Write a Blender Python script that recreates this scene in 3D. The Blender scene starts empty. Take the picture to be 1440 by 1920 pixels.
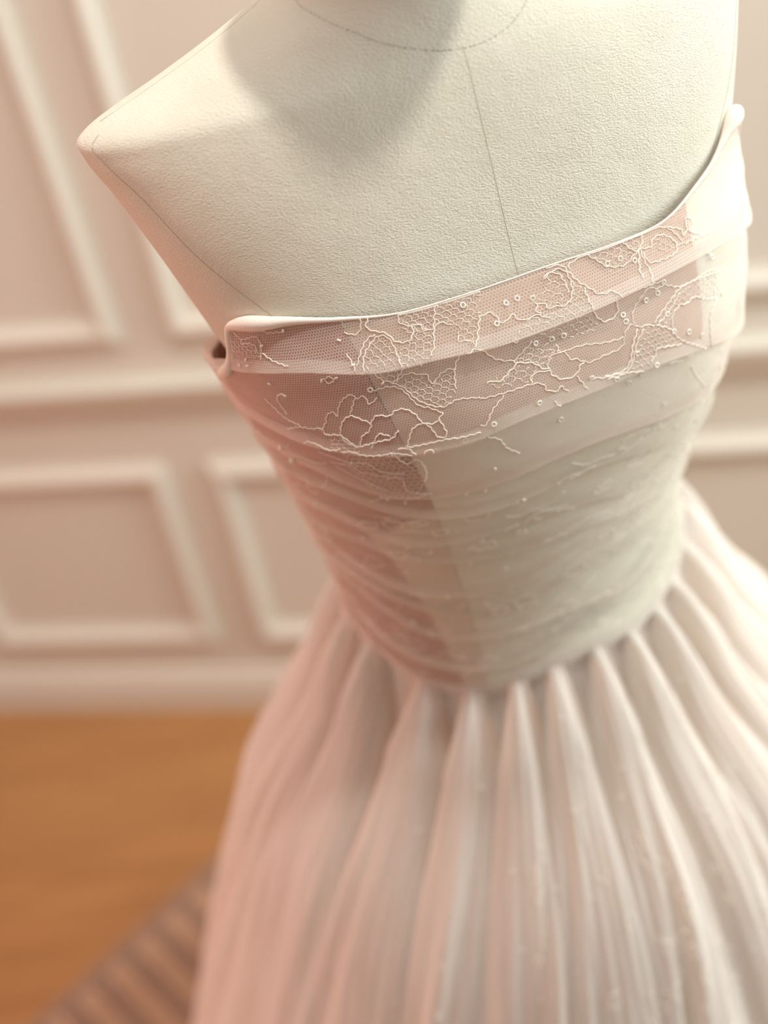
import bpy, bmesh, math, random
import numpy as np
from mathutils import Vector, Matrix

SC = bpy.context.scene
COL = SC.collection
RNG = random.Random(7)
NP = np.random.default_rng(7)

# ---------------------------------------------------------------- camera
F_PX, PITCH, ROLL, EYE = 2000.0, math.radians(37), math.radians(10.5), 1.55
_fw = Vector((0, math.cos(PITCH), -math.sin(PITCH)))
_r0 = Vector((1, 0, 0)); _u0 = Vector((0, math.sin(PITCH), math.cos(PITCH)))
_rt = math.cos(ROLL) * _r0 - math.sin(ROLL) * _u0
_up = math.sin(ROLL) * _r0 + math.cos(ROLL) * _u0
cd = bpy.data.cameras.new('camera'); cam = bpy.data.objects.new('camera', cd); COL.objects.link(cam)
cam.matrix_world = Matrix(((_rt.x, _up.x, -_fw.x, 0), (_rt.y, _up.y, -_fw.y, 0), (_rt.z, _up.z, -_fw.z, EYE), (0, 0, 0, 1)))
cd.sensor_fit = 'VERTICAL'; cd.sensor_height = 36.0; cd.lens = F_PX / 1920 * 36.0
cd.clip_start = .02
cd.dof.use_dof = True; cd.dof.focus_distance = .575; cd.dof.aperture_fstop = 1.9
SC.camera = cam

# ---------------------------------------------------------------- world, lamps, exposure
wd = bpy.data.worlds.new('world'); SC.world = wd; wd.use_nodes = True
bg = wd.node_tree.nodes['Background']
bg.inputs[0].default_value = (1.0, .96, .87, 1); bg.inputs[1].default_value = .33
def area(name, loc, target, size, energy, color, size_y=None, shape='RECTANGLE'):
    l = bpy.data.lights.new(name, 'AREA'); l.shape = shape; l.size = size
    if shape in ('RECTANGLE', 'ELLIPSE'): l.size_y = size_y or size
    l.energy = energy; l.color = color
    o = bpy.data.objects.new(name, l); COL.objects.link(o); o.location = loc
    o.rotation_euler = (Vector(target) - Vector(loc)).to_track_quat('-Z', 'Y').to_euler()
    return o
area('ceiling_spot_light', (.41, .36, 2.75), (.1, .6, 1.2), .07, 18, (1, .97, .90), shape='DISK')
area('wall_wash_fill', (-.5, .75, 2.85), (-.5, .85, 0), 1.6, 13, (1, .97, .92), .8)  # soft overhead fill, added to brighten the wall
area('cool_side_light', (2.1, .35, 1.9), (.1, .7, .9), 1.0, 58, (.92, 1.0, .98), 1.5)  # broad cool light from the right, source unseen
area('warm_bounce_fill', (-1.6, .3, 1.2), (.3, .25, .6), .8, 14, (1, .40, .28), 1.2)  # added salmon fill, stands in for pink bounce from the left
SC.view_settings.view_transform = 'Standard'; SC.view_settings.look = 'None'
SC.view_settings.gamma = 1.0; SC.view_settings.use_curve_mapping = False
SC.view_settings.exposure = -0.08
SC.cycles.transparent_max_bounces = 24

# ---- shapes (units: cm in the mannequin's own frame; x its left, -y its front, z up from the shoulder tips)
def curve(xs, ys):
    xs = np.asarray(xs, float); ys = np.asarray(ys, float)
    o = np.argsort(xs); xs = xs[o]; ys = ys[o]
    m = np.gradient(ys, xs)
    def f(x):
        x = np.clip(np.asarray(x, float), xs[0], xs[-1])
        i = np.clip(np.searchsorted(xs, x) - 1, 0, len(xs) - 2)
        h = xs[i + 1] - xs[i]; t = (x - xs[i]) / h
        return ((2*t**3 - 3*t*t + 1)*ys[i] + (t**3 - 2*t*t + t)*h*m[i] + (-2*t**3 + 3*t*t)*ys[i+1] + (t**3 - t*t)*h*m[i+1])
    return f
class Loft:
    def __init__(self, rows):
        a = np.array(rows, float)
        self.w, self.df, self.db, self.n = [curve(a[:, 0], a[:, k]) for k in (1, 2, 3, 4)]
        self.yc = curve(a[:, 0], a[:, 5]) if a.shape[1] > 5 else (lambda z: 0*np.asarray(z, float))
    def __call__(self, u, z, off=0.0):
        u = np.asarray(u, float); z = np.asarray(z, float)
        e = 2.0 / self.n(z); s, c = np.sin(u), np.cos(u)
        d = np.where(c > 0, self.df(z), self.db(z))
        x = (self.w(z) + off) * np.sign(s) * np.abs(s)**e
        y = -(d + off) * np.sign(c) * np.abs(c)**e + self.yc(z)
        return np.stack([x, y, z + 0*u], -1)
TORSO = Loft([
 (16, 5.4, 5.7, 5.2, 2.0, -5.6), (12, 5.3, 5.6, 5.2, 2.0, -3.6), (9, 5.5, 5.6, 5.5, 2.0, -1.9), (7.2, 5.8, 5.7, 5.7, 2.0, -.9), (6, 6.3, 5.9, 6.0, 1.85, -.35), (4.7, 8.0, 6.1, 6.5, 1.65, 0),
 (3.2, 12.0, 6.35, 7.2, 1.7, 0), (2.1, 15.8, 6.7, 7.6, 1.7, 0), (1.3, 18.7, 6.95, 7.9, 1.75, 0), (.85, 19.6, 7.1, 8.0, 1.85, 0), (.2, 19.6, 7.3, 8.1, 1.95, 0),
 (-2, 18.9, 7.8, 8.5, 2.35, 0), (-5, 18.0, 8.4, 9, 2.8, 0), (-9, 17.0, 9.2, 9.5, 2.9, 0),
 (-13, 16.0, 10.2, 9.3, 2.5, 0), (-16, 15.2, 11.0, 9, 2.3, 0), (-20, 14.2, 10.7, 8.6, 2.2, 0), (-26, 12.6, 9.5, 8, 2.1, 0), (-35, 11.2, 8.6, 7.5, 2, 0),
 (-42, 13, 9.5, 8.5, 2, 0), (-52, 16, 10.5, 11, 2, 0), (-60, 16.5, 10.5, 11, 2, 0)])
BODY = Loft([
 (-5, 17.6, 9.0, 10, 2.6), (-10, 17.3, 10.1, 10, 2.5), (-13, 17.0, 11.4, 10, 2.4), (-16, 16.5, 12.2, 9.8, 2.3), (-20, 15.6, 12.2, 9.4, 2.2),
 (-25, 14.6, 11.2, 8.8, 2.1), (-30, 13.7, 10.4, 8.3, 2), (-35, 13.2, 10.0, 8.1, 2), (-40, 13.8, 10.3, 8.8, 2), (-46, 15.5, 11.5, 10, 2)])
PUFF = curve([-44, -38, -34, -29, -23, -18, -12, -8, -5], [0, 0, 0, .3, 1.4, 1.2, .4, .2, 0])
SHIFT = curve([-46, -36, -30, -24, -18, -5], [-.7, -.8, -.6, -.2, 0, 0])
def BODICE(u, z, off=0.0):
    p = BODY(u, z, off)
    p[..., 0] += PUFF(p[..., 2]) * np.clip(p[..., 0] / 8, 0, 1) + SHIFT(p[..., 2])
    return p

# ---------------------------------------------------------------- materials
def lin(c):
    c = [v / 255 for v in c]
    return tuple(v / 12.92 if v <= .04045 else ((v + .055) / 1.055)**2.4 for v in c) + (1,)
class N:
    """a small node builder"""
    def __init__(self, name):
        self.m = bpy.data.materials.new(name); self.m.use_nodes = True
        self.t = self.m.node_tree; self.t.nodes.clear()
        self.out = self.t.nodes.new('ShaderNodeOutputMaterial')
    def n(self, kind, **kw):
        o = self.t.nodes.new('ShaderNode' + kind)
        for k, v in kw.items(): setattr(o, k, v)
        return o
    def l(self, a, b): self.t.links.new(a, b)
    def val(self, s, v):
        if hasattr(v, 'is_output') or isinstance(v, bpy.types.NodeSocket): self.l(v, s)
        else: s.default_value = v
    def math(self, op, a, b=0.0, c=None):
        o = self.n('Math', operation=op); self.val(o.inputs[0], a); self.val(o.inputs[1], b)
        if c is not None: self.val(o.inputs[2], c)
        return o.outputs[0]
    def vm(self, op, a, b=(0, 0, 0)):
        o = self.n('VectorMath', operation=op); self.val(o.inputs[0], a); self.val(o.inputs[1], b)
        return o.outputs['Value'] if op in ('DOT_PRODUCT', 'LENGTH') else o.outputs[0]
    def noise(self, vec, scale, detail=2.0):
        o = self.n('TexNoise'); o.inputs['Scale'].default_value = scale; o.inputs['Detail'].default_value = detail
        self.l(vec, o.inputs['Vector']); return o.outputs['Fac']
    def ramp(self, fac, stops):
        o = self.n('ValToRGB'); e = o.color_ramp.elements
        while len(e) < len(stops): e.new(.5)
        for k, (p, c) in enumerate(stops): e[k].position = p; e[k].color = c
        self.l(fac, o.inputs[0]); return o.outputs[0]
    def scaled(self, vec, s, rot=0.0):
        o = self.n('Mapping'); self.l(vec, o.inputs[0]); o.inputs['Scale'].default_value = s; o.inputs['Rotation'].default_value = (0, 0, rot)
        return o.outputs[0]
    def bump(self, h, dist, strength=1.0):
        o = self.n('Bump'); o.inputs['Distance'].default_value = dist; o.inputs['Strength'].default_value = strength
        self.l(h, o.inputs['Height']); return o.outputs[0]
    def pbr(self, color, rough=.8, normal=None, spec=.3, sheen=0.0, metal=0.0):
        o = self.n('BsdfPrincipled'); self.val(o.inputs['Base Color'], color); self.val(o.inputs['Roughness'], rough)
        o.inputs['Specular IOR Level'].default_value = spec; o.inputs['Metallic'].default_value = metal
        if sheen: o.inputs['Sheen Weight'].default_value = sheen
        if normal is not None: self.l(normal, o.inputs['Normal'])
        return o.outputs[0]
    def done(self, shader): self.l(shader, self.out.inputs[0]); return self.m

def mat_plain(name, c, rough=.7, spec=.3, metal=0.0, nscale=60, var=.03):
    k = N(name); tc = k.n('TexCoord'); f = k.noise(tc.outputs['Object'], nscale)
    a = lin(c); lo = tuple(v * (1 - var) for v in a[:3]) + (1,); hi = tuple(min(1, v * (1 + var)) for v in a[:3]) + (1,)
    return k.done(k.pbr(k.ramp(f, [(.3, lo), (.7, hi)]), rough, spec=spec, metal=metal))

def mat_torso():
    k = N('brushed_jersey'); tc = k.n('TexCoord'); ob = tc.outputs['Object']
    tw = k.noise(k.scaled(ob, (1, 1, 2.2), .0), 700, 3)
    fine = k.noise(ob, 1500, 2)
    soft = k.noise(ob, 40, 3)
    h = k.math('ADD', k.math('MULTIPLY', tw, 1.0), k.math('ADD', k.math('MULTIPLY', fine, .45), k.math('MULTIPLY', soft, 1.5)))
    c = k.ramp(soft, [(.3, lin((222, 216, 200))), (.7, lin((227, 221, 206)))])
    return k.done(k.pbr(c, .95, k.bump(h, .0009, .75), spec=.1, sheen=.15))

def hex_edge(k, uv, cell, wob=0.0):
    """0 in the middle of a hexagonal cell, .5 on its border; uv in cm"""
    if wob:
        nz = k.n('TexNoise'); nz.inputs['Scale'].default_value = 1.3; k.l(uv, nz.inputs['Vector'])
        d = k.vm('SCALE', k.vm('SUBTRACT', nz.outputs['Color'], (.5, .5, .5))); d.node.inputs['Scale'].default_value = wob
        uv = k.vm('ADD', uv, d)
    p = k.vm('ADD', k.vm('DIVIDE', uv, (cell, cell, 1)), (4000, 4000, 0))
    r, h = (1, 1.7320508, 1), (.5, .8660254, .5)
    a = k.vm('SUBTRACT', k.vm('MODULO', p, r), h)
    b = k.vm('SUBTRACT', k.vm('MODULO', k.vm('SUBTRACT', p, h), r), h)
    flat = lambda v: k.vm('MULTIPLY', v, (1, 1, 0))
    a, b = flat(a), flat(b)
    pick = k.math('LESS_THAN', k.vm('DOT_PRODUCT', a, a), k.vm('DOT_PRODUCT', b, b))
    mx = k.n('Mix', data_type='VECTOR'); k.l(pick, mx.inputs['Factor']); k.l(b, mx.inputs[4]); k.l(a, mx.inputs[5])
    g = k.vm('ABSOLUTE', mx.outputs[1])
    s = k.n('SeparateXYZ'); k.l(g, s.inputs[0])
    return k.math('MAXIMUM', s.outputs[0], k.vm('DOT_PRODUCT', g, (.5, .8660254, 0)))

def mat_tulle(name, c, haze, thread, cell, grow, trans=.35, wob=.05, vein=0.0, cl=(.25, 1.1, 1)):
    k = N(name); uv = k.n('UVMap').outputs[0]
    e = hex_edge(k, uv, cell, wob)
    line = k.n('MapRange'); line.interpolation_type = 'SMOOTHSTEP'; k.l(e, line.inputs[0])
    line.inputs[1].default_value = .5 - grow; line.inputs[2].default_value = .5 - grow * .35
    cloud = k.noise(k.scaled(uv, cl), 1.2, 3)
    base = k.math('MULTIPLY', k.math('ADD', cloud, .5), haze)
    if vein:
        v = k.n('TexVoronoi', feature='DISTANCE_TO_EDGE'); v.inputs['Scale'].default_value = .55
        nz = k.n('TexNoise'); nz.inputs['Scale'].default_value = 1.1; k.l(uv, nz.inputs['Vector'])
        k.l(k.vm('ADD', uv, nz.outputs['Color']), v.inputs['Vector'])
        q = k.n('MapRange'); k.l(v.outputs['Distance'], q.inputs[0]); q.inputs[1].default_value = .03; q.inputs[2].default_value = .13
        q.inputs[3].default_value = vein; q.inputs[4].default_value = 0
        base = k.math('ADD', base, q.outputs[0])
    al = k.math('ADD', base, k.math('MULTIPLY', line.outputs[0], thread))
    # a net seen at a slant covers more of what lies behind it
    lw = k.n('LayerWeight'); lw.inputs[0].default_value = .5
    cosv = k.math('MAXIMUM', k.math('SUBTRACT', 1.0, lw.outputs['Facing']), .12)
    al = k.math('SUBTRACT', 1.0, k.math('POWER', k.math('MAXIMUM', k.math('SUBTRACT', 1.0, al), .001), k.math('POWER', k.math('DIVIDE', 1.0, cosv), .6)))
    d = k.n('BsdfDiffuse'); d.inputs[0].default_value = lin(c)
    tr = k.n('BsdfTranslucent'); tr.inputs[0].default_value = lin(c)
    m1 = k.n('MixShader'); m1.inputs[0].default_value = trans; k.l(d.outputs[0], m1.inputs[1]); k.l(tr.outputs[0], m1.inputs[2])
    tp = k.n('BsdfTransparent'); m2 = k.n('MixShader')
    k.l(al, m2.inputs[0]); k.l(tp.outputs[0], m2.inputs[1]); k.l(m1.outputs[0], m2.inputs[2])
    return k.done(m2.outputs[0])

def mat_satin(name, c, rough=.6):
    k = N(name); tc = k.n('TexCoord')
    f = k.noise(tc.outputs['Object'], 900, 2)
    a = lin(c); lo = tuple(v * .96 for v in a[:3]) + (1,)
    return k.done(k.pbr(k.ramp(f, [(.35, lo), (.65, a)]), rough, k.bump(f, .0003, .4), spec=.25))

def mat_wall():
    k = N('wall_paint'); tc = k.n('TexCoord'); f = k.noise(tc.outputs['Object'], 3, 3)
    return k.done(k.pbr(k.ramp(f, [(.3, lin((214, 209, 197))), (.7, lin((218, 213, 201)))]), .55, spec=.3))
def mat_floor():
    k = N('ochre_floor'); tc = k.n('TexCoord'); ob = tc.outputs['Object']
    f = k.noise(k.scaled(ob, (1.2, 9, 1)), 3, 4)
    return k.done(k.pbr(k.ramp(f, [(.3, lin((164, 116, 72))), (.7, lin((180, 130, 82)))]), .5, spec=.3))
def mat_weave(name, c):
    k = N(name); tc = k.n('TexCoord'); ob = tc.outputs['Object']
    f = k.noise(ob, 350, 2); a = lin(c); lo = tuple(v * .8 for v in a[:3]) + (1,)
    return k.done(k.pbr(k.ramp(f, [(.3, lo), (.7, a)]), .95, k.bump(f, .002, .6), spec=.1))

M = dict(
    torso=mat_torso(), stitch=mat_plain('dark_stitch', (150, 142, 124)), seam=mat_plain('seam_thread', (200, 192, 172)),
    nude=mat_satin('nude_lining', (204, 172, 152)), beige=mat_satin('beige_lining', (218, 202, 184)), rose_shade=mat_satin('rose_shaded_lining', (178, 124, 106)), ivory=mat_satin('ivory_lining', (232, 230, 216)), binding=mat_satin('ivory_binding', (240, 228, 218)),  # rose: pinker left panels, darkened further to carry that side's shade
    bodice=mat_tulle('bodice_tulle', (246, 236, 228), .22, .5, .16, .16), bodice_low=mat_tulle('gathered_tulle', (240, 234, 224), .28, .38, .16, .16),
    skirt_out=mat_tulle('skirt_tulle', (248, 244, 238), .6, 0, .18, .16, cl=(.4, .06, 1)), skirt_in=mat_satin('skirt_satin', (212, 174, 150), .7),
    skirt_mid=mat_tulle('skirt_under_tulle', (242, 232, 222), .4, 0, .18, .16, cl=(.4, .06, 1)),
    cord=mat_plain('lace_thread', (250, 243, 232), .8), net=mat_plain('net_thread', (246, 236, 224), .8),
    sequin=mat_plain('clear_sequin', (244, 242, 232), .18, .8), bead=mat_plain('pearl_bead', (248, 238, 226), .15, .8),
    wall=mat_wall(), trim=mat_plain('trim_paint', (218, 213, 201), .4, .35, nscale=4, var=.01), floor=mat_floor(),
    rug_light=mat_weave('rug_tan', (196, 160, 134)), rug_dark=mat_weave('rug_taupe', (164, 136, 118)), rug_edge=mat_weave('rug_edge', (168, 136, 118)),
    wood=mat_plain('pole_wood', (170, 130, 90), .4), iron=mat_plain('black_iron', (40, 38, 38), .45, .5, .6))

# ---------------------------------------------------------------- object helpers
def obj(name, verts, faces, mat, parent=None, smooth=True, uv=None):
    me = bpy.data.meshes.new(name); me.from_pydata([tuple(v) for v in np.asarray(verts, float)], [], [tuple(f) for f in faces])
    me.materials.append(mat)
    if smooth: me.polygons.foreach_set('use_smooth', [True] * len(me.polygons))
    if uv is not None:
        ly = me.uv_layers.new(name='UVMap'); idx = np.empty(len(me.loops), np.int32); me.loops.foreach_get('vertex_index', idx)
        ly.data.foreach_set('uv', np.asarray(uv, np.float32)[idx].ravel())
    me.update()
    o = bpy.data.objects.new(name, me); COL.objects.link(o)
    if parent is not None: o.parent = parent
    return o
def empty(name, loc=(0, 0, 0), rz=0.0, **props):
    o = bpy.data.objects.new(name, None); COL.objects.link(o); o.location = loc; o.rotation_euler = (0, 0, rz); o.empty_display_size = .1
    for k, v in props.items(): o[k] = v
    return o
def grid_faces(nr, nc, wrap=False):
    i, j = np.meshgrid(np.arange(nr - 1), np.arange(nc if wrap else nc - 1), indexing='ij')
    j2 = (j + 1) % nc
    return np.stack([i * nc + j, i * nc + j2, (i + 1) * nc + j2, (i + 1) * nc + j], -1).reshape(-1, 4)
def box_vf(x0, x1, y0, y1, z0, z1):
    v = [(x, y, z) for x in (x0, x1) for y in (y0, y1) for z in (z0, z1)]
    return v, [(0, 1, 3, 2), (4, 6, 7, 5), (0, 4, 5, 1), (2, 3, 7, 6), (0, 2, 6, 4), (1, 5, 7, 3)]
def tube_vf(pts, nrm, rad, sides=5, closed=False):
    """tube along a polyline lying on a surface with normals nrm"""
    p = np.asarray(pts, float); n = np.asarray(nrm, float)
    t = np.gradient(p, axis=0) if not closed else np.roll(p, -1, 0) - np.roll(p, 1, 0)
    t /= np.linalg.norm(t, axis=1)[:, None] + 1e-12
    b = np.cross(t, n); b /= np.linalg.norm(b, axis=1)[:, None] + 1e-12
    n = np.cross(b, t)
    a = np.arange(sides) * 2 * math.pi / sides
    r = np.broadcast_to(np.asarray(rad, float), (len(p),))[:, None, None]
    v = p[:, None] + r * (np.cos(a)[None, :, None] * b[:, None] + np.sin(a)[None, :, None] * n[:, None])
    f = grid_faces(len(p), sides, True).tolist(); m = len(p)
    if closed: f += [((m - 1) * sides + k, (m - 1) * sides + (k + 1) % sides, (k + 1) % sides, k) for k in range(sides)]
    else: f += [tuple(range(sides))[::-1], tuple(range((m - 1) * sides, m * sides))]
    return v.reshape(-1, 3), f
def lathe_vf(prof, n=32):
    a = np.arange(n) * 2 * math.pi / n
    v = np.array([[(r * math.cos(t), r * math.sin(t), z) for t in a] for r, z in prof])
    f = grid_faces(len(prof), n, True).tolist()
    f += [tuple(range(n))[::-1], tuple(range((len(prof) - 1) * n, len(prof) * n))]
    return v.reshape(-1, 3), f
class Acc:
    def __init__(self): self.v = []; self.f = []; self.k = 0
    def add(self, v, f):
        self.v.append(np.asarray(v)); self.f += [tuple(i + self.k for i in q) for q in f]; self.k += len(v)
    def obj(self, name, mat, parent=None, **kw): return obj(name, np.concatenate(self.v), self.f, mat, parent, **kw)

# ---------------------------------------------------------------- the room
WALL_YAW = math.radians(13.3)
WX, WY = math.cos(WALL_YAW), -math.sin(WALL_YAW)           # along the wall
WALL_D = 1.436
def wall_frame(o): o.location = (0, WALL_D, 0); o.rotation_euler = (0, 0, -WALL_YAW); return o
# wall frame: x along the wall, -y towards the camera; s = 0 where the wall meets x = 0 is shifted by the fit
S0 = -WALL_D * math.sin(WALL_YAW)                           # fitted s of the wall frame's origin
def wobj(name, vf, mat, parent=None):
    o = obj(name, vf[0], vf[1], mat, parent, smooth=False)
    if parent is None: wall_frame(o)
    return o
fl = obj('floor', *box_vf(-4.2, 4.2, -2.6, 3.2, -.05, 0), M['floor'], smooth=False); fl['kind'] = 'structure'
w = wobj('wall_back', box_vf(-3.6, 3.4, 0, .12, 0, 2.9), M['wall']); w['kind'] = 'structure'
def profile_strip(length, prof):
    """a moulding of the given (across, out) profile along +x"""
    v = [(x, -o, a) for x in (0, length) for a, o in prof]; n = len(prof)
    f = [(k, (k + 1) % n, n + (k + 1) % n, n + k) for k in range(n)] + [tuple(range(n))[::-1], tuple(range(n, 2 * n))]
    return v, f
MOULD = [(-.022, 0), (-.022, .005), (-.015, .008), (-.010, .017), (0, .021), (.010, .017), (.015, .008), (.022, .005), (.022, 0)]
def mitred(p0, p1, inner, sgn):
    """strip from p0 to p1 (in the wall plane) with mitred ends"""
    (x0, z0), (x1, z1) = p0, p1; L = math.hypot(x1 - x0, z1 - z0); dx, dz = (x1 - x0) / L, (z1 - z0) / L
    v = []
    for end in (0, 1):
        for a, o in MOULD:
            t = (-a if end == 0 else L + a)
            v.append((x0 + dx * t - dz * a * 1, -o, z0 + dz * t + dx * a * 1))
    n = len(MOULD)
    return v, [(k, n + k, n + (k + 1) % n, (k + 1) % n) for k in range(n)] + [tuple(range(n)), tuple(range(n, 2 * n))[::-1]]
tn = 0
def panel(s0, s1, z0, z1):
    global tn
    tn += 1
    e = empty('trim_%d' % tn, kind='structure'); wall_frame(e)
    a, b = s0 - S0, s1 - S0
    c = [(a, z0), (a, z1), (b, z1), (b, z0)]
    for k in range(4):
        v, f = mitred(c[k], c[(k + 1) % 4], 0, 1)
        obj('moulding_strip', v, f, M['trim'], e, smooth=False)
for k in range(-3, 5):
    s = -.593 + .540 * k
    panel(s, s + .427, .842, 2.35)
    panel(s, s + .427, .196, .572)
rail = [(-.028, 0), (-.028, .008), (-.018, .012), (-.012, .02), (.006, .024), (.014, .03), (.026, .032), (.03, .028), (.03, 0)]
v, f = profile_strip(7.0, [(a + .728, o) for a, o in rail]); v = [(x - 3.6, y, z) for x, y, z in v]
r = wobj('trim_%d' % (tn + 1), (v, f), M['trim']); r['kind'] = 'structure'
base = [(0, 0), (0, .018), (.075, .018), (.085, .012), (.098, .010), (.10, .006), (.10, 0)]
v, f = profile_strip(7.0, base); v = [(x - 3.6, y, z) for x, y, z in v]
r = wobj('baseboard_back', (v, f), M['trim']); r['kind'] = 'structure'

# ---------------------------------------------------------------- the rug
RE = Vector((.766, .643, 0)); RI = Vector((.643, -.766, 0)); RC = Vector((-.285, 1.252, 0))
rug = empty('rug', RC, math.atan2(-RE.y, -RE.x), label='striped tan and taupe woven rug lying on the ochre floor under the gown', category='rug')
# rug frame: x along its edge away from the corner, y inward
RL, RW, BW = 1.72, 1.15, .022
def rug_piece(name, x0, x1, y0, y1, h, mat):
    b = .0012
    v = [(x0, y0, 0), (x1, y0, 0), (x1, y1, 0), (x0, y1, 0), (x0 + b, y0 + b, h), (x1 - b, y0 + b, h), (x1 - b, y1 - b, h), (x0 + b, y1 - b, h)]
    obj(name, v, [(3, 2, 1, 0), (4, 5, 6, 7), (0, 1, 5, 4), (1, 2, 6, 5), (2, 3, 7, 6), (3, 0, 4, 7)], mat, rug, smooth=False)
rug_piece('border', 0, RL, 0, BW, .0062, M['rug_edge']); rug_piece('border', 0, RL, RW - BW, RW, .0062, M['rug_edge'])
rug_piece('border', 0, BW, BW, RW - BW, .0062, M['rug_edge']); rug_piece('border', RL - BW, RL, BW, RW - BW, .0062, M['rug_edge'])
x = BW; k = 0
while x < RL - BW - .001:
    wd_ = (.036, .021)[k % 2]; x1 = min(x + wd_, RL - BW)
    rug_piece('stripe', x, x1, BW, RW - BW, (.006, .0045)[k % 2], (M['rug_light'], M['rug_dark'])[k % 2]); x = x1; k += 1


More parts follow.
